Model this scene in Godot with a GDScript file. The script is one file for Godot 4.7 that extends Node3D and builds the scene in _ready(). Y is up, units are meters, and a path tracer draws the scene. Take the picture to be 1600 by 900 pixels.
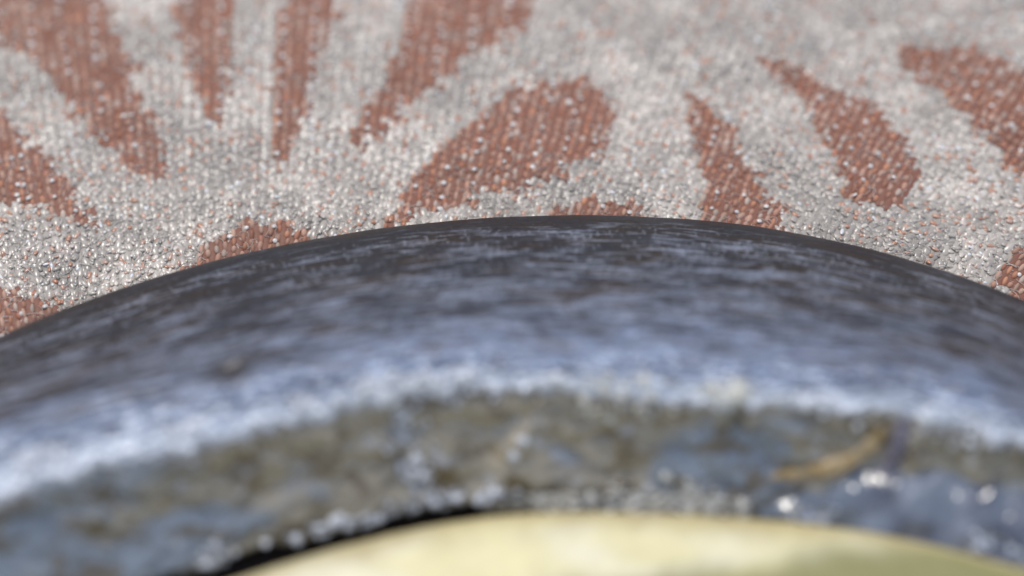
extends Node3D
# A worn metal ring with a cream inlay lying on a woven cloth, seen from very close. Lengths below are in millimetres and are scaled by MM.
const MM := 0.001
const CX := 3.1163
const CZ := 35.918
# radii of the ring's loops every 10 degrees from -50 to 50 (0 = away from the camera), then the plain radius of the rest
const EDGE := [41.1, 41.1, 40.8, 40.45, 40.15, 40.0, 39.98, 39.75, 39.35, 39.2, 39.3, 40.0]
const MID := [37.9, 37.4, 36.0, 35.5, 35.1, 34.83, 34.95, 35.1, 35.25, 35.4, 35.5, 36.5]
const RIDGE := [34.5, 33.2, 31.4, 30.3, 29.9, 29.3, 29.3, 30.25, 30.85, 31.5, 31.8, 33.0]
const LIP := [33.2, 31.9, 30.2, 29.35, 29.2, 28.55, 28.5, 29.5, 30.25, 31.1, 31.5, 32.0]
const FOOT := [29.8, 28.4, 27.25, 26.65, 26.43, 26.35, 26.5, 26.95, 27.8, 28.9, 29.8, 29.0]
const CREAM := [27.75, 26.85, 26.17, 25.78, 25.66, 25.55, 25.72, 26.4, 27.25, 28.4, 29.2, 28.0]
var rng := RandomNumberGenerator.new()
var n1: FastNoiseLite
var n2: FastNoiseLite
var n3: FastNoiseLite

func _ready():
	rng.seed = 7
	# ---- camera, sky, sun, exposure
	var cam := Camera3D.new()
	cam.name = "camera"
	add_child(cam)
	cam.position = Vector3(0, 60.6008, 46.1746) * MM
	cam.look_at_from_position(cam.position, Vector3(0, 1.5, 0) * MM)
	cam.near = 0.005
	cam.far = 5.0
	var at := CameraAttributesPhysical.new()
	at.frustum_focal_length = 80.0
	at.exposure_aperture = 19.0
	at.frustum_focus_distance = 78.0 * MM
	at.frustum_near = 0.005
	at.frustum_far = 5.0
	cam.attributes = at
	cam.fov = 17.06
	cam.current = true
	var we := WorldEnvironment.new()
	we.name = "environment"
	var env := Environment.new()
	env.background_mode = Environment.BG_SKY
	var sm := ProceduralSkyMaterial.new()
	sm.sky_top_color = Color(0.69, 0.745, 0.85)
	sm.sky_horizon_color = Color(0.82, 0.825, 0.84)
	sm.sky_curve = 0.2
	sm.ground_horizon_color = Color(0.3, 0.28, 0.26)
	sm.ground_bottom_color = Color(0.2, 0.18, 0.16)
	sm.sky_energy_multiplier = 1.0
	sm.sun_angle_max = 0.0
	var sky := Sky.new()
	sky.sky_material = sm
	env.sky = sky
	env.tonemap_mode = Environment.TONE_MAPPER_LINEAR
	env.tonemap_exposure = 1.2
	env.sdfgi_enabled = true
	env.ssao_enabled = true
	env.ssil_enabled = true
	we.environment = env
	add_child(we)
	var sun := DirectionalLight3D.new()
	sun.name = "sun"
	sun.light_energy = 0.5
	sun.light_color = Color(1.0, 0.97, 0.92)
	sun.light_angular_distance = 7.0
	sun.shadow_enabled = true
	add_child(sun)
	sun.look_at_from_position(Vector3(-0.25, 1.0, -0.45), Vector3.ZERO)

	n1 = noise(11, 4)
	n2 = noise(23, 3)
	n3 = noise(37, 2)
	build_cloth()
	build_ring()
	build_inlay()

# ------------------------------------------------------------------ helpers
func noise(s: int, oct: int) -> FastNoiseLite:
	var f := FastNoiseLite.new()
	f.noise_type = FastNoiseLite.TYPE_SIMPLEX_SMOOTH
	f.seed = s
	f.frequency = 1.0
	f.fractal_octaves = oct
	return f

func thing(called: String, label: String, category: String) -> Node3D:
	var o := Node3D.new()
	o.name = called
	add_child(o, true)
	o.set_meta("label", label)
	o.set_meta("category", category)
	return o

func numbered(called: String, parent: Node) -> String:
	var name_ := called
	var k := 0
	while parent.has_node(NodePath(name_)):
		k += 1
		name_ = "%s_%03d" % [called, k]
	return name_

func mesh_part(called: String, mesh: Mesh, mat: Material, parent: Node3D) -> MeshInstance3D:
	var o := MeshInstance3D.new()
	o.name = numbered(called, parent)
	o.mesh = mesh
	o.material_override = mat
	parent.add_child(o, true)
	return o

func grid(pts: PackedVector3Array, cols: PackedColorArray, nu: int, nv: int, wrap := false) -> ArrayMesh:
	# rows of nu points, nv rows; normals come from neighbouring points
	var nor := PackedVector3Array()
	nor.resize(pts.size())
	var idx := PackedInt32Array()
	for j in nv:
		for i in nu:
			var il := i - 1
			var ir := i + 1
			if wrap:
				il = (i - 1 + nu - 1) % (nu - 1)
				ir = (i + 1) % (nu - 1)
				if i == nu - 1: ir = 1
			else:
				il = maxi(il, 0)
				ir = mini(ir, nu - 1)
			var a := pts[j * nu + ir] - pts[j * nu + il]
			var b := pts[mini(j + 1, nv - 1) * nu + i] - pts[maxi(j - 1, 0) * nu + i]
			var n := (a * 1000.0).cross(b * 1000.0)
			nor[j * nu + i] = n.normalized() if n.length_squared() > 1e-12 else Vector3.UP
			if i < nu - 1 and j < nv - 1:
				var k := j * nu + i
				idx.append_array([k, k + nu, k + 1, k + 1, k + nu, k + nu + 1])
	var arr := []
	arr.resize(Mesh.ARRAY_MAX)
	arr[Mesh.ARRAY_VERTEX] = pts
	arr[Mesh.ARRAY_NORMAL] = nor
	arr[Mesh.ARRAY_COLOR] = cols
	arr[Mesh.ARRAY_INDEX] = idx
	var m := ArrayMesh.new()
	m.add_surface_from_arrays(Mesh.PRIMITIVE_TRIANGLES, arr)
	return m

func tinted(rough: float, metal := 0.0, spec := 0.5) -> StandardMaterial3D:
	var m := StandardMaterial3D.new()
	m.vertex_color_use_as_albedo = true
	m.roughness = rough
	m.metallic = metal
	m.metallic_specular = spec
	return m

func rad_at(t: Array, deg: float) -> float:
	var d := clampf(deg, -50.0, 50.0)
	var f := (d + 50.0) / 10.0
	var i := clampi(int(f), 0, 9)
	var v := cubic_interpolate(t[i], t[i + 1], t[maxi(i - 1, 0)], t[mini(i + 2, 10)], f - i)
	return lerpf(v, t[11], smoothstep(50.0, 85.0, absf(deg)))

func smooth(a: float, b: float, x: float) -> float:
	return smoothstep(a, b, x)

func blob(x: float, y: float, cx: float, cy: float, sx: float, sy: float) -> float:
	var dx := (x - cx) / sx
	var dy := (y - cy) / sy
	return exp(-dx * dx - dy * dy)

# ------------------------------------------------------------------ cloth
const LEAVES := [
	[20, -60, 160, -60, 165, 40, 200, 80, 210, 150, 240, 200, 245, 258, 205, 250, 170, 215, 140, 190, 100, 140, 70, 95, 40, 70, 0, 50, -40, 0],
	[-60, 130, 0, 170, 20, 190, 50, 225, 80, 260, 110, 300, 145, 345, 100, 325, 60, 305, 0, 300, -40, 290, -90, 240],
	[270, -60, 355, -60, 360, 60, 350, 140, 335, 170, 315, 150, 295, 110, 285, 60],
	[440, -60, 512, -60, 508, 40, 478, 110, 470, 170, 441, 240, 425, 235, 425, 180, 430, 110, 435, 60],
	[650, -50, 850, -50, 810, 35, 740, 72, 690, 102, 650, 138, 600, 175, 570, 220, 550, 240, 552, 195, 590, 130, 610, 90, 630, 40],
	[605, 338, 630, 290, 670, 240, 720, 200, 780, 150, 840, 120, 890, 110, 930, 125, 958, 165, 950, 205, 920, 235, 870, 262, 800, 280, 740, 297, 690, 318],
	[1078, 138, 1110, 155, 1140, 200, 1165, 240, 1190, 280, 1212, 310, 1216, 372, 1160, 368, 1098, 350, 1103, 280, 1088, 220, 1078, 180],
	[1195, 85, 1250, 103, 1300, 128, 1352, 155, 1392, 200, 1428, 250, 1422, 292, 1380, 308, 1335, 312, 1320, 270, 1300, 230, 1280, 190, 1250, 140],
	[1395, 58, 1450, 68, 1520, 75, 1600, 110, 1700, 150, 1720, 290, 1600, 262, 1560, 222, 1520, 182, 1470, 132, 1420, 92],
	[835, 336, 870, 315, 920, 308, 965, 315, 1005, 335, 1005, 360, 835, 360],
	[285, 420, 318, 372, 375, 343, 435, 345, 488, 370, 480, 395, 330, 440],
	[-80, 440, 0, 445, 40, 455, 82, 480, 70, 520, 0, 570, -80, 590],
	[1560, 420, 1590, 380, 1640, 375, 1720, 420, 1700, 520, 1600, 480],
	[1850, 20, 1960, 40, 2060, 150, 2090, 320, 2000, 300, 1930, 190],
	[-420, -40, -300, 0, -240, 110, -210, 240, -260, 260, -330, 150, -400, 60],
	[-330, 330, -240, 320, -180, 400, -170, 560, -260, 520, -320, 430],
	[1100, -260, 1190, -240, 1260, -150, 1330, -40, 1290, -20, 1210, -90, 1130, -170],
	[860, -330, 960, -340, 930, -230, 860, -140, 800, -110, 810, -200],
	[60, -330, 170, -340, 210, -230, 190, -130, 110, -150, 60, -230],
	[480, -340, 580, -330, 600, -220, 560, -130, 500, -170, 470, -250],
]

func on_cloth(px: float, py: float) -> Vector2:
	# a point of the pattern drawing to millimetres on the cloth
	var e := deg_to_rad(52.0)
	var d := Vector3(0, -sin(e), -cos(e)) * 75.0 + Vector3(px - 800, 0, 0) * 0.025 - Vector3(0, cos(e), -sin(e)) * (py - 450) * 0.025
	var t := -60.6008 / d.y
	return Vector2(d.x * t, 46.1746 + d.z * t)

func cloth_h(x: float, z: float) -> float:
	return n3.get_noise_2d(x * 0.11 + 5, z * 0.16) * 0.32 + n3.get_noise_2d(x * 0.03, z * 0.03) * 0.15 - 0.42

func bead_mesh() -> ArrayMesh:
	var s := SphereMesh.new()
	s.radius = 1.0
	s.height = 2.0
	s.radial_segments = 9
	s.rings = 5
	var m := ArrayMesh.new()
	m.add_surface_from_arrays(Mesh.PRIMITIVE_TRIANGLES, s.get_mesh_arrays())
	return m

func swarm(called: String, mesh: Mesh, mat: Material, parent: Node3D, tf: Array, co: Array) -> MultiMeshInstance3D:
	var mm := MultiMesh.new()
	mm.transform_format = MultiMesh.TRANSFORM_3D
	mm.use_colors = true
	mm.mesh = mesh
	mm.instance_count = tf.size()
	for i in tf.size():
		mm.set_instance_transform(i, tf[i])
		mm.set_instance_color(i, co[i])
	var o := MultiMeshInstance3D.new()
	o.name = numbered(called, parent)
	o.multimesh = mm
	o.material_override = mat
	o.set_meta("kind", "stuff")
	parent.add_child(o, true)
	return o

func bead(x: float, y: float, z: float, turn: float, tilt: float, sx: float, sy: float, sz: float) -> Transform3D:
	var b := Basis(Vector3.UP, turn) * Basis(Vector3.RIGHT, tilt)
	b = b * Basis.from_scale(Vector3(sx, sy, sz) * MM)
	return Transform3D(b, Vector3(x, y, z) * MM)

func build_cloth():
	var cloth := thing("woven_cloth", "grey white woven cloth with rust brown leaf pattern lying under the dark metal ring", "cloth")
	# the ground weave: one sheet
	var pts := PackedVector3Array()
	var cols := PackedColorArray()
	var nu := 241
	var nv := 221
	for j in nv:
		for i in nu:
			var x := -90.0 + 180.0 * i / (nu - 1)
			var z := -60.0 + 165.0 * j / (nv - 1)
			pts.append(Vector3(x, cloth_h(x, z) + 0.015, z) * MM)
			var k := 0.75 + 0.25 * n1.get_noise_2d(x * 0.5, z * 0.5)
			cols.append(Color(0.6 * k, 0.54 * k, 0.46 * k))
	var base_mat := tinted(0.9)
	mesh_part("ground_weave", grid(pts, cols, nu, nv), base_mat, cloth)

	var polys := []
	var boxes := []
	for l in LEAVES:
		var p := PackedVector2Array()
		var r := Rect2(on_cloth(l[0], l[1]), Vector2.ZERO)
		for k in range(0, l.size(), 2):
			var q := on_cloth(l[k], l[k + 1])
			p.append(q)
			r = r.expand(q)
		var grown := Geometry2D.offset_polygon(p, 0.14)
		polys.append(grown[0] if grown.size() else p)
		boxes.append(r.grow(0.6))
	var tfs := []
	var cos_ := []
	for l in LEAVES:
		tfs.append([])
		cos_.append([])
	var wt := []
	var wc := []
	var gt := []
	var gc := []
	# warp columns fan out away from the ring; every float of a yarn is a small rounded bead
	var pitch := 0.37
	for ci in range(-125, 126):
		var x0 := ci * pitch
		var lean := 0.2 + 0.024 * x0
		for ri in range(-34, 76):
			var t := ri * 0.4 + (0.2 if ci % 2 else 0.0)
			var x := x0 + t * lean
			var z := -4.6 - t
			if x < -40 or x > 40: continue
			var away := Vector2(x - CX, z - CZ).length()
			if away < 38.6: continue
			var wide := clampf(1.0 + t * 0.024, 0.6, 1.4)
			var turn := -atan(lean)
			var ex := x + n2.get_noise_2d(x * 1.3, z * 1.3) * 0.35 + rng.randf_range(-0.16, 0.16)
			var ez := z + n2.get_noise_2d(x * 1.3 + 40, z * 1.3) * 0.4 + rng.randf_range(-0.18, 0.18)
			var inside := -1
			for k in polys.size():
				if boxes[k].has_point(Vector2(ex, ez)) and Geometry2D.is_point_in_polygon(Vector2(ex, ez), polys[k]):
					inside = k
					break
			var h := cloth_h(x, z)
			if inside >= 0:
				var v := rng.randf()
				var c := Color(0.44, 0.175, 0.1).lerp(Color(0.57, 0.36, 0.265), rng.randf())
				if v < 0.08: c = Color(0.57, 0.26, 0.15)
				elif v > 0.9: c = Color(0.6, 0.46, 0.37)
				c = c * rng.randf_range(0.85, 1.15)
				var cord := 0.86 + 0.22 * n3.get_noise_2d(ci * 3.7, t * 0.5)
				tfs[inside].append(bead(x + rng.randfn(0, 0.03), h + rng.randf_range(0.01, 0.06), z + rng.randfn(0, 0.05), turn + rng.randfn(0, 0.12), rng.randfn(0.1, 0.12), rng.randf_range(0.1, 0.135) * wide, rng.randf_range(0.11, 0.14), rng.randf_range(0.17, 0.28)))
				cos_[inside].append(c * cord)
				tfs[inside].append(bead(x + 0.18, h + 0.0, z, turn, 0.0, 0.24 * wide, 0.075, 0.4))
				cos_[inside].append(Color(0.23, 0.095, 0.06))
				if (ci % 3 == 0 and ri % 2 == 0 and rng.randf() < 0.8) or rng.randf() < 0.02:
					var sz := rng.randf_range(0.65, 1.05)
					gt.append(bead(x + 0.17 + rng.randfn(0, 0.04), h + 0.125, z + rng.randfn(0, 0.06), rng.randf() * 6, rng.randfn(0, 0.3), 0.12 * wide * sz, 0.05, 0.13 * sz))
					var w := rng.randf_range(0.65, 0.92)
					gc.append(Color(w, w * 0.93, w * 0.86))
				if rng.randf() < 0.12:
					wt.append(bead(x + rng.randf_range(-0.2, 0.2), h + 0.06, z + rng.randf_range(-0.2, 0.2), turn + rng.randfn(0, 0.6), 0.0, 0.05, 0.04, rng.randf_range(0.1, 0.25)))
					wc.append(Color(0.5, 0.34, 0.28))
			else:
				var patch := n1.get_noise_2d(x * 0.35 + 9, z * 0.35)
				var tone := clampf(0.59 + 0.24 * patch + 0.25 * n1.get_noise_2d(x * 0.12 + 70, z * 0.15), 0.48, 0.85)
				var edge := n2.get_noise_2d(x * 0.25, z * 0.25 + 7)
				# the column's own pale float, then loose crepe loops over it
				wt.append(bead(x + rng.randfn(0, 0.04), h + 0.0, z + rng.randfn(0, 0.06), turn + rng.randfn(0, 0.2), rng.randfn(0.05, 0.1), 0.18 * wide, 0.08, rng.randf_range(0.24, 0.36)))
				var g0 := tone * rng.randf_range(0.8, 1.05)
				wc.append(Color(g0, g0 * 0.885, g0 * 0.76))
				for q in 4:
					var px := x + rng.randf_range(-0.25, 0.25)
					var pz := z + rng.randf_range(-0.27, 0.27)
					var big := rng.randf_range(0.5, 1.1)
					var g := clampf(rng.randfn(tone, 0.12), 0.4, 0.92)
					var c := Color(g, g * 0.9, g * 0.775)
					if rng.randf() < 0.22: c = Color(g, g * 0.85, g * 0.735)
					var up := rng.randf_range(0.0, 0.08)
					var dir := turn + rng.randfn(0, 0.5)
					if rng.randf() < 0.35: dir = rng.randf() * PI
					elif x > 4: dir = 0.75 + rng.randfn(0, 0.35)
					var pick := rng.randf()
					if pick < 0.14 + 0.16 * edge:
						c = Color(0.56, 0.24, 0.13).lerp(Color(0.66, 0.44, 0.34), rng.randf())
						up = rng.randf_range(0.03, 0.09)
					elif pick > 0.97:
						c = Color(0.88, 0.88, 0.88)  # sparse white beads, coloured to act as glints on the yarn
						up = 0.07
						big *= 0.75
					wt.append(bead(px, h + up, pz, dir, rng.randfn(0, 0.12), 0.1 * big * wide, 0.055 * big, rng.randf_range(0.1, 0.22) * big))
					wc.append(c)
	var bm := bead_mesh()
	var rust_mat := tinted(0.55, 0.0, 0.45)
	var pale_mat := tinted(0.28, 0.0, 0.62)
	pale_mat.backlight_enabled = true
	pale_mat.backlight = Color(0.6, 0.56, 0.5)
	for k in tfs.size():
		if tfs[k].size():
			swarm("leaf_motif", bm, rust_mat, cloth, tfs[k], cos_[k])
	swarm("pale_yarn", bm, pale_mat, cloth, wt, wc)
	swarm("pale_fleck", bm, pale_mat, cloth, gt, gc)
	# loose fibres
	var st := SurfaceTool.new()
	st.begin(Mesh.PRIMITIVE_TRIANGLES)
	for f in 10000:
		var x := rng.randf_range(-27, 27)
		var z := rng.randf_range(-21, 9)
		if Vector2(x - CX, z - CZ).length() < 40.6: continue
		var a := rng.randf() * TAU
		var cur := rng.randfn(0, 0.5)
		var p := Vector3(x, cloth_h(x, z) + 0.05, z)
		var rise := rng.randf_range(0.0, 0.12)
		var seg := 4
		var prev := []
		var step := rng.randf_range(0.08, 0.22)
		for s in seg + 1:
			var dir := Vector3(cos(a), 0, sin(a))
			var side := Vector3(-dir.z, 0, dir.x)
			var ring := []
			for k in 3:
				var w := TAU * k / 3.0
				ring.append((p + side * cos(w) * 0.015 + Vector3.UP * sin(w) * 0.013) * MM)
			if s > 0:
				for k in 3:
					var k2 := (k + 1) % 3
					for v in [prev[k], ring[k], prev[k2], prev[k2], ring[k], ring[k2]]:
						st.add_vertex(v)
			prev = ring
			p += dir * step + Vector3.UP * rise * cos(PI * s / seg) * 0.5
			a += cur
	st.generate_normals()
	var fm := StandardMaterial3D.new()
	fm.albedo_color = Color(0.82, 0.79, 0.755)
	fm.backlight_enabled = true
	fm.backlight = Color(0.4, 0.37, 0.34)
	fm.roughness = 0.4
	var fo := mesh_part("loose_fibre", st.commit(), fm, cloth)
	fo.set_meta("kind", "stuff")

# ------------------------------------------------------------------ ring
func profile(deg: float) -> Array:
	var e := rad_at(EDGE, deg)
	var m := rad_at(MID, deg)
	var r := rad_at(RIDGE, deg)
	var l := rad_at(LIP, deg) + n1.get_noise_1d(deg * 0.5) * 0.35
	var f := rad_at(FOOT, deg) + 0.2 * smooth(0.0, -12.0, deg) + n1.get_noise_1d(deg * 0.4 + 77) * 0.12
	return [Vector2(e - 0.9, 0.0), Vector2(e - 0.15, 0.2), Vector2(e, 0.7), Vector2(e - 0.35, 1.25), Vector2(m, 3.6), Vector2(r + 0.33 * (m - r), 4.95), Vector2(r, 5.45), Vector2(l, 5.0), Vector2(lerpf(l, f, 0.4), 3.3), Vector2(f, 1.3), Vector2(f + 1.6, 0.25)]

func on_profile(p: Array, t: float) -> Vector2:
	var i := clampi(int(t), 0, p.size() - 2)
	return p[i].cubic_interpolate(p[i + 1], p[maxi(i - 1, 0)], p[mini(i + 2, p.size() - 1)], t - i)

func groove(deg: float, t: float, d0: float, t0: float, d1: float, t1: float, w: float) -> float:
	if deg < d0 or deg > d1: return 0.0
	var k := (deg - d0) / (d1 - d0)
	var d := (t - lerpf(t0, t1, k)) / w
	return exp(-d * d) * smooth(0.0, 0.12, k) * smooth(1.0, 0.85, k)

func bump(deg: float, t: float) -> float:
	# how far the worn metal stands out of its plain profile
	var s := deg_to_rad(deg) * 33.0
	var v := t * 3.2
	var d := n3.get_noise_2d(s * 0.25, v * 0.3) * 0.1 * smooth(2.0, 4.5, t)
	d += n1.get_noise_2d(s * 0.5, v * 1.6) * (0.012 + 0.03 * smooth(3.2, 4.5, t))
	var crust := smooth(5.0, 6.0, t) * smooth(7.6, 6.6, t)
	d += crust * (n1.get_noise_2d(s * 0.9, v * 0.9 + 30) * 0.22 + n2.get_noise_2d(s * 2.6, v * 2.6) * 0.1)
	var wall := smooth(6.8, 7.6, t)
	d += wall * (n1.get_noise_2d(s * 0.35 + 70, v * 0.5) * 0.3 + n2.get_noise_2d(s * 0.8, v * 1.0 + 9) * 0.04)
	d -= 0.3 * groove(deg, t, -37.5, 5.25, -28.0, 5.2, 0.12)
	d -= 0.25 * groove(deg, t, 17.5, 5.35, 36.0, 5.5, 0.13)
	d -= 0.16 * blob(deg, t, -24.0, 5.0, 1.3, 0.24)
	return d

func mix3(a: Color, b: Color, k: float) -> Color:
	return a.lerp(b, clampf(k, 0.0, 1.0))

func ring_colour(deg: float, t: float) -> Color:
	var s := deg_to_rad(deg) * 33.0
	var v := t * 3.2
	var streak := n1.get_noise_2d(s * 0.2 + 100, v * 2.2)
	var streak2 := n1.get_noise_2d(s * 0.45 + 2100, v * 3.6)
	var fine := n1.get_noise_2d(s * 1.6, v * 3.2 + 50)
	var broad := n2.get_noise_2d(s * 0.12, v * 0.4 + 20)
	var grain := n2.get_noise_2d(s * 5.0, v * 3.5) + 0.5 * n2.get_noise_2d(s * 1.8 + 60, v * 2.6)
	var c := Color(0.047, 0.048, 0.062)
	c = mix3(c, Color(0.062, 0.044, 0.036), smooth(0.0, 0.35, -streak + broad * 0.4))
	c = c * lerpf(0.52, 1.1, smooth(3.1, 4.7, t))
	var cloud := n1.get_noise_2d(s * 0.2 + 500, v * 0.8)
	var scuff_sheen := smooth(-0.22, 0.62, cloud * 0.45 + streak * 0.4 + streak2 * 0.75 + fine * 0.2 + (t - 4.4) * 0.34 + 0.18 * blob(deg, t, 2.0, 4.3, 14.0, 0.8))
	c = mix3(c, Color(0.25, 0.275, 0.345).lerp(Color(0.265, 0.325, 0.455), smooth(4.3, 5.2, t)), scuff_sheen * 0.9)  # scuffs, plus a steel-blue sheen painted in towards the crown
	# fine scratches that follow the turning of the ring, and short nicks across it
	var scratch := n2.get_noise_2d(s * 0.35 + 800, v * 9.0)
	c = mix3(c, Color(0.3, 0.32, 0.38), 0.75 * smooth(0.22, 0.42, scratch + 0.3 * cloud) * smooth(3.0, 3.3, t))
	c = mix3(c, Color(0.025, 0.022, 0.024), 0.75 * smooth(0.22, 0.42, n2.get_noise_2d(s * 0.3 + 1500, v * 7.0) - 0.2 * cloud) * smooth(5.4, 4.8, t))
	c = mix3(c, Color(0.32, 0.34, 0.4), 0.5 * smooth(0.3, 0.55, n2.get_noise_2d(s * 6.0 + 90, v * 2.2) + 0.25 * cloud) * smooth(3.0, 3.4, t))
	c = c * (1.0 + 0.5 * grain)
	# pale oxide on the crown, with its bright bluish sky reflection painted in
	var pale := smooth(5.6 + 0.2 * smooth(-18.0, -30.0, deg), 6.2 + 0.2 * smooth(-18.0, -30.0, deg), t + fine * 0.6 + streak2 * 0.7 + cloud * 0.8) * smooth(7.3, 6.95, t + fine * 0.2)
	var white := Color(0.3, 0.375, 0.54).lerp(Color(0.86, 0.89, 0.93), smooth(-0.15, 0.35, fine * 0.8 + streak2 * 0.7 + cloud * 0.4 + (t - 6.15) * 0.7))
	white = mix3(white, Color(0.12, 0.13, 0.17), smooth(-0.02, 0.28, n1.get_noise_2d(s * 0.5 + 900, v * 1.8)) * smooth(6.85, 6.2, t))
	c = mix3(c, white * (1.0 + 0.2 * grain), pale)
	# inner wall
	var wall := smooth(6.95, 7.25, t + fine * 0.16)
	if wall > 0.0:
		var o := Color(0.29, 0.25, 0.175)
		var bl := n2.get_noise_2d(s * 0.16 + 40, v * 0.28 + 3)
		o = mix3(o, Color(0.2, 0.232, 0.268), smooth(0.0, 0.3, bl * 0.6 - 0.14 + smooth(-26.0, -36.0, deg) * 0.38 + blob(deg, t, 9.0, 8.0, 6.5, 0.6) * 0.7 + blob(deg, t, -29.0, 8.4, 7.0, 0.4) * 0.45))
		o = mix3(o, Color(0.11, 0.075, 0.03), 0.8 * smooth(0.18, 0.34, n2.get_noise_2d(s * 0.4 + 11, v * 0.5)))
		o = mix3(o, Color(0.62, 0.5, 0.33), 0.9 * blob(deg, t, -6.3 + (8.0 - t) * 3.5, 8.0, 0.8, 0.45))  # slanting tan glint painted into the wall colour
		o = mix3(o, Color(0.11, 0.095, 0.075), 0.6 * smooth(0.1, 0.5, n1.get_noise_2d(s * 0.25 + 300, v * 0.7) + blob(0, t, 0, 7.25, 1, 0.25) * 0.25))  # dark patches, and shade painted as a band under the lip
		o = mix3(o, Color(0.5, 0.5, 0.5), 0.7 * smooth(0.3, 0.6, n2.get_noise_2d(s * 0.4 + 200, v * 0.6) - 0.05 + smooth(8.6, 9.0, t) * 0.3 * (1.0 if deg > -30 else 0.3)))
		c = mix3(c, o * (1.0 + 0.12 * grain), wall)
	c = mix3(c, Color(0.03, 0.034, 0.05), 0.75 * groove(deg, t, -37.5, 5.25, -28.0, 5.2, 0.12))
	c = mix3(c, Color(0.035, 0.038, 0.055), 0.8 * groove(deg, t, 17.5, 5.35, 36.0, 5.5, 0.12))
	c = mix3(c, Color(0.035, 0.027, 0.02), blob(deg, t, -24.0, 5.0, 1.7, 0.3))
	return c

func ring_point(deg: float, t: float, p: Array, lift := 0.0) -> Vector3:
	var q := on_profile(p, t)
	var q2 := on_profile(p, minf(t + 0.05, 10.0)) - on_profile(p, maxf(t - 0.05, 0.0))
	var n := Vector2(-q2.y, q2.x).normalized() * -1.0
	if t < 0.3: n *= 0.0
	q += n * (bump(deg, t) + lift)
	q.y = maxf(q.y, -0.3)
	var a := deg_to_rad(deg)
	return Vector3(CX + sin(a) * q.x, q.y, CZ - cos(a) * q.x) * MM

func strip(ts: Array, degs: Array) -> ArrayMesh:
	var pts := PackedVector3Array()
	var cols := PackedColorArray()
	pts.resize(ts.size() * degs.size())
	cols.resize(pts.size())
	for i in degs.size():
		var p := profile(degs[i])
		for j in ts.size():
			pts[j * degs.size() + i] = ring_point(degs[i], ts[j], p)
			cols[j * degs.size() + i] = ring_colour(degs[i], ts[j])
	return grid(pts, cols, degs.size(), ts.size(), true)

func wall_mat() -> StandardMaterial3D:
	# old varnish or resin over the metal: glossy, a little wet
	var m := tinted(0.24)
	m.clearcoat_enabled = true
	m.clearcoat = 0.8
	m.clearcoat_roughness = 0.2
	return m

func steps(a: float, b: float, n: int) -> Array:
	var r := []
	for i in n + 1: r.append(lerpf(a, b, float(i) / n))
	return r

func build_ring():
	var ring := thing("metal_ring", "dark worn metal ring with pale oxide and painted bluish sky sheen on its crown lying on patterned cloth", "ring")
	var degs := steps(-180, -52, 60) + steps(-51.87, 51.87, 1000) + steps(52.0, 180, 60)
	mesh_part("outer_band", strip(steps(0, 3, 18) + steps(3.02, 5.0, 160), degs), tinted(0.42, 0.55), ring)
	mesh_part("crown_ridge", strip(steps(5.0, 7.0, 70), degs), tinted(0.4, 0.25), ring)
	mesh_part("inner_wall", strip(steps(7.0, 10.0, 80), degs), wall_mat(), ring)
	# plate closing the ring below
	var cyl := CylinderMesh.new()
	cyl.top_radius = 36.0 * MM
	cyl.bottom_radius = 36.0 * MM
	cyl.height = 0.25 * MM
	cyl.radial_segments = 96
	var pm := StandardMaterial3D.new()
	pm.albedo_color = Color(0.12, 0.085, 0.08)  # near black: the deep shade of the gap is put into this colour
	pm.roughness = 0.8
	var plate := mesh_part("back_plate", cyl, pm, ring)
	plate.position = Vector3(CX, 0.15, CZ) * MM
	build_lump(ring)
	build_grains(ring)

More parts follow.
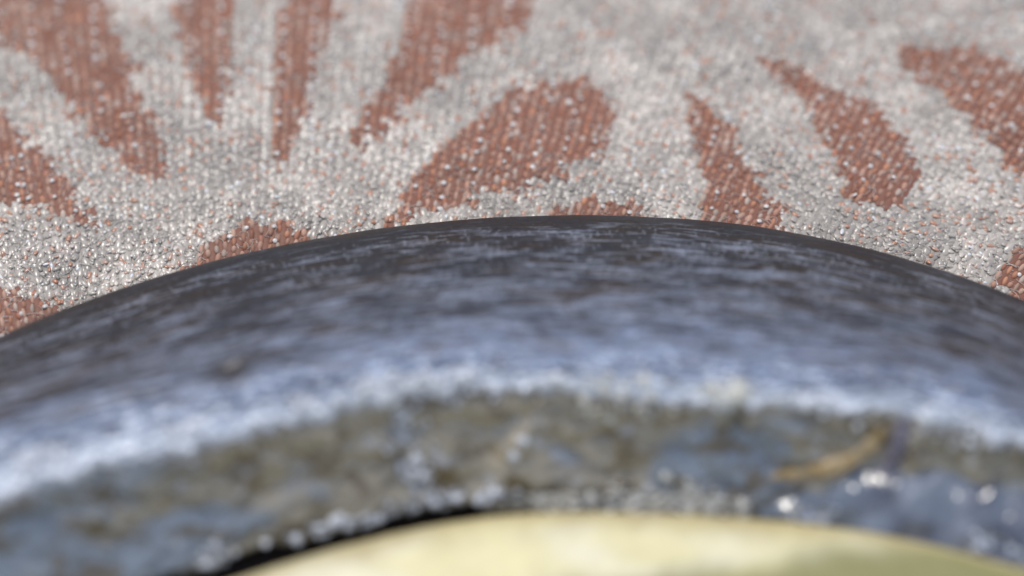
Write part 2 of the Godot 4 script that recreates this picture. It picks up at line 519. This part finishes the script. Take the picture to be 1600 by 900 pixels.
func build_lump(ring: Node3D):
	# smooth dark lump of solder over the right of the wall, ending on the inlay's edge
	var pts := PackedVector3Array()
	var cols := PackedColorArray()
	var nu := 220
	var nv := 90
	for j in nv:
		for i in nu:
			var deg := lerpf(10.0, 56.0, float(i) / (nu - 1))
			var k := float(j) / (nv - 1)
			var s := deg_to_rad(deg) * 28.0
			var top := lerpf(8.75, 7.9, smooth(12.0, 22.0, deg)) + 0.12 * n1.get_noise_1d(s * 0.6)
			var t := lerpf(top, 10.0, minf(k / 0.62, 1.0))
			var thick := smooth(9.5, 13.5, deg) * smooth(56.0, 50.0, deg) * (0.25 + 0.95 * sin(clampf(k / 0.75, 0, 1) * PI * 0.5)) * smooth(0.0, 0.12, k) - 0.08
			var p := profile(deg)
			var v := ring_point(deg, t, p, thick + 0.12 * n1.get_noise_2d(s * 0.5, k * 3.0) + 0.04 * n2.get_noise_2d(s * 2, k * 9))
			if k > 0.62:
				var kk := (k - 0.62) / 0.38
				var a := deg_to_rad(deg)
				v += Vector3(-sin(a), 0, cos(a)) * MM * kk * 0.5 - Vector3(0, kk * 0.2, 0) * MM
			pts.append(v)
			var c := Color(0.155, 0.182, 0.225)
			c = mix3(c, Color(0.1, 0.11, 0.15), smooth(0.0, 0.4, n1.get_noise_2d(s * 0.35 + 60, k * 2.5)))
			c = mix3(c, Color(0.3, 0.315, 0.37), 0.7 * smooth(0.0, 0.6, n1.get_noise_2d(s * 0.7, k * 4 + 80)))
			cols.append(c)
	mesh_part("solder_lump", grid(pts, cols, nu, nv), wall_mat(), ring)
	# golden brown bead running up from the inlay to the crown, and the purple fold it ends at
	tube(ring, "rust_streak", [[12.9, 8.4, 0.1], [14.2, 8.36, 0.22], [15.8, 8.28, 0.27], [17.4, 8.14, 0.34], [18.8, 7.94, 0.34], [19.6, 7.7, 0.26], [20.0, 7.45, 0.12]], Color(0.33, 0.23, 0.1), Color(0.52, 0.42, 0.28))
	tube(ring, "metal_fold", [[20.9, 7.1, 0.12], [21.2, 7.4, 0.28], [21.2, 7.9, 0.32], [20.8, 8.4, 0.22], [20.2, 8.8, 0.1]], Color(0.15, 0.135, 0.165), Color(0.28, 0.27, 0.31))

func tube(ring: Node3D, called: String, path: Array, ca: Color, cb: Color):
	var pts := PackedVector3Array()
	var cols := PackedColorArray()
	var nu := 25
	var nv := 60
	var mid := []
	for j in nv:
		var f := float(j) / (nv - 1) * (path.size() - 1)
		var i := clampi(int(f), 0, path.size() - 2)
		var k := f - i
		var deg := lerpf(path[i][0], path[i + 1][0], k)
		var t := lerpf(path[i][1], path[i + 1][1], k)
		mid.append([ring_point(deg, t, profile(deg), -0.02), lerpf(path[i][2], path[i + 1][2], smooth(0, 1, k))])
	for j in nv:
		var d: Vector3 = (mid[mini(j + 1, nv - 1)][0] - mid[maxi(j - 1, 0)][0]).normalized()
		var a := d.cross(Vector3(0, 0.7, 0.7)).normalized()
		var b := a.cross(d).normalized()
		for i in nu:
			var w := TAU * i / (nu - 1)
			var r: float = mid[j][1] * (1.0 + 0.4 * n1.get_noise_3d(cos(w) * 0.7, sin(w) * 0.7, j * 0.08))
			pts.append(mid[j][0] + (a * cos(w) + b * sin(w) * 0.8) * r * MM)
			cols.append(ca.lerp(cb, smooth(-0.1, 0.5, n1.get_noise_3d(cos(w), sin(w) + 9, j * 0.12))))
	mesh_part(called, grid(pts, cols, nu, nv, true), tinted(0.3), ring)

func build_grains(ring: Node3D):
	# mineral grains on the wall and its foot, whitened to stand in for glints
	var tf := []
	var co := []
	# [degrees, station, spread in degrees, spread in stations, how many]
	var heaps := [[-14.2, 7.7, 1.3, 0.28, 60], [-14.0, 8.4, 0.8, 0.3, 34], [-10.3, 7.35, 0.7, 0.1, 8], [-12.5, 8.8, 1.6, 0.16, 60], [-17.5, 8.85, 1.8, 0.12, 24], [-22.5, 8.9, 3.0, 0.1, 22], [-30.0, 8.9, 1.6, 0.15, 30], [-8.0, 8.85, 1.6, 0.12, 36], [1.0, 8.85, 2.0, 0.12, 30], [6.5, 8.75, 1.6, 0.14, 60], [2.5, 7.35, 4.0, 0.14, 40], [16.5, 9.15, 1.2, 0.1, 22], [30.5, 8.9, 0.8, 0.12, 6], [-6.0, 8.0, 0.7, 0.15, 8], [26.0, 7.4, 5.0, 0.12, 16]]
	for k in 24:
		heaps.append([rng.randf_range(-40.0, 40.0), rng.randf_range(6.45, 7.0), rng.randf_range(0.6, 2.2), 0.14, 20])
	for h in heaps:
		for k in h[4]:
			var deg: float = h[0] + rng.randfn(0, h[2] * 0.6)
			var t: float = minf(h[1] + rng.randfn(0, h[3] * 1.1), rng.randf_range(8.9, 9.06))
			var lift := 0.5 if deg > 16 and t > 8.3 else 0.02
			var p := ring_point(deg, t, profile(deg), lift)
			var r := rng.randf_range(0.07, 0.17) if rng.randf() < 0.93 or h[0] > 12 else rng.randf_range(0.2, 0.26)
			var b := Basis(Vector3(rng.randfn(), rng.randfn(), rng.randfn()).normalized(), rng.randf() * TAU) * Basis.from_scale(Vector3(r, r * rng.randf_range(0.6, 1), r * rng.randf_range(0.6, 1.1)) * MM)
			tf.append(Transform3D(b, p))
			var g := rng.randf_range(0.2, 0.6) if r < 0.19 else 0.62
			if h[1] < 7.01:
				g = rng.randf_range(0.5, 0.9)
			co.append(Color(g, g * 1.02, g * 1.06) if h[0] < 0 or h[0] > 12 else Color(g, g * 0.96, g * 0.84))
	swarm("mineral_glint", bead_mesh(), tinted(0.18, 0.0, 0.7), ring, tf, co)
	# flaky pale crust between the wall and the inlay
	flake(ring, 25.0, 44.0, 0.8, 0.85, 2.2, Color(0.93, 0.97, 1.06))
	flake(ring, -9.0, 13.5, 0.95, 1.05, 1.8, Color(1.02, 0.99, 0.9))
	flake(ring, 14.0, 19.5, 0.5, 0.6, 2.15, Color(0.93, 0.97, 1.08))

func flake(ring: Node3D, d0: float, d1: float, outwards: float, width: float, high: float, tint: Color):
	var pts := PackedVector3Array()
	var cols := PackedColorArray()
	var nu := 140
	var nv := 36
	for j in nv:
		for i in nu:
			var deg := lerpf(d0, d1, float(i) / (nu - 1))
			var k := float(j) / (nv - 1)
			var a := deg_to_rad(deg)
			var s := a * 28.0
			var w := smooth(d0, d0 + (d1 - d0) * 0.3, deg) * smooth(d1, d1 - 2.0, deg) * (0.9 + 0.5 * n1.get_noise_1d(s * 0.9))
			var r := rad_at(CREAM, deg) + outwards - k * width * w + 0.12 * n2.get_noise_2d(s * 1.5, k * 3)
			var y := high - 0.25 + (0.5 * w + 0.6 * n1.get_noise_2d(s * 1.0, k * 2.5) + 0.25 * n2.get_noise_2d(s * 3.0, k * 6)) * sin(PI * k) - (0.5 if k > 0.98 or k < 0.02 else 0.0) - (1.0 - minf(w * 2.0, 1.0)) * 0.5
			pts.append(Vector3(CX + sin(a) * r, y, CZ - cos(a) * r) * MM)
			var g := 0.22 + 0.65 * smooth(-0.2, 0.3, n1.get_noise_2d(s * 1.3 + 8, k * 5))
			cols.append(Color(g * tint.r, g * tint.g, g * tint.b))
	mesh_part("crust_flake", grid(pts, cols, nu, nv), tinted(0.3), ring)

# ------------------------------------------------------------------ inlay
func build_inlay():
	var o := thing("cream_inlay", "smooth pale yellow domed inlay sitting inside the metal ring", "inlay")
	var degs := steps(-180, -50, 50) + steps(-49.7, 49.7, 300) + steps(50, 180, 50)
	var ks := steps(0, 0.25, 24) + steps(0.26, 1.0, 90)
	var pts := PackedVector3Array()
	var cols := PackedColorArray()
	for j in ks.size():
		for i in degs.size():
			var deg: float = degs[i]
			var k: float = ks[j]
			var rr := rad_at(CREAM, deg)
			var r := rr
			var y := 0.3
			if k < 0.25:
				var w := k / 0.25
				y = lerpf(0.3, 1.7, w)
				r = rr - 0.1 + 0.1 * w
			else:
				var w := (k - 0.25) / 0.75
				var a1 := minf(w / 0.12, 1.0) * PI * 0.42
				r = rr - (1.0 - cos(a1)) * 1.0 - maxf(w - 0.12, 0.0) / 0.88 * (rr - 0.75)
				y = 1.7 + sin(a1) * 0.62 + 1.6 * (1.0 - pow(1.0 - maxf(w - 0.12, 0.0) / 0.88, 2.0))
			var a := deg_to_rad(deg)
			var x := sin(a) * r
			var z := -cos(a) * r
			y += 0.05 * n1.get_noise_2d(x * 0.4, z * 0.4) + 0.02 * n2.get_noise_2d(x * 1.5, z * 1.5)
			pts.append(Vector3(CX + x, y, CZ + z) * MM)
			var c := Color(0.82, 0.73, 0.41)
			c = mix3(c, Color(0.88, 0.83, 0.66), 0.6 * smooth(-0.2, 0.5, n1.get_noise_2d(x * 0.16 + 5, z * 0.4)))
			c = c * (1.0 + 0.06 * n1.get_noise_2d(x * 0.8, z * 2.4) + 0.09 * n1.get_noise_2d(deg * 0.1, (rr - r) * 2.2))
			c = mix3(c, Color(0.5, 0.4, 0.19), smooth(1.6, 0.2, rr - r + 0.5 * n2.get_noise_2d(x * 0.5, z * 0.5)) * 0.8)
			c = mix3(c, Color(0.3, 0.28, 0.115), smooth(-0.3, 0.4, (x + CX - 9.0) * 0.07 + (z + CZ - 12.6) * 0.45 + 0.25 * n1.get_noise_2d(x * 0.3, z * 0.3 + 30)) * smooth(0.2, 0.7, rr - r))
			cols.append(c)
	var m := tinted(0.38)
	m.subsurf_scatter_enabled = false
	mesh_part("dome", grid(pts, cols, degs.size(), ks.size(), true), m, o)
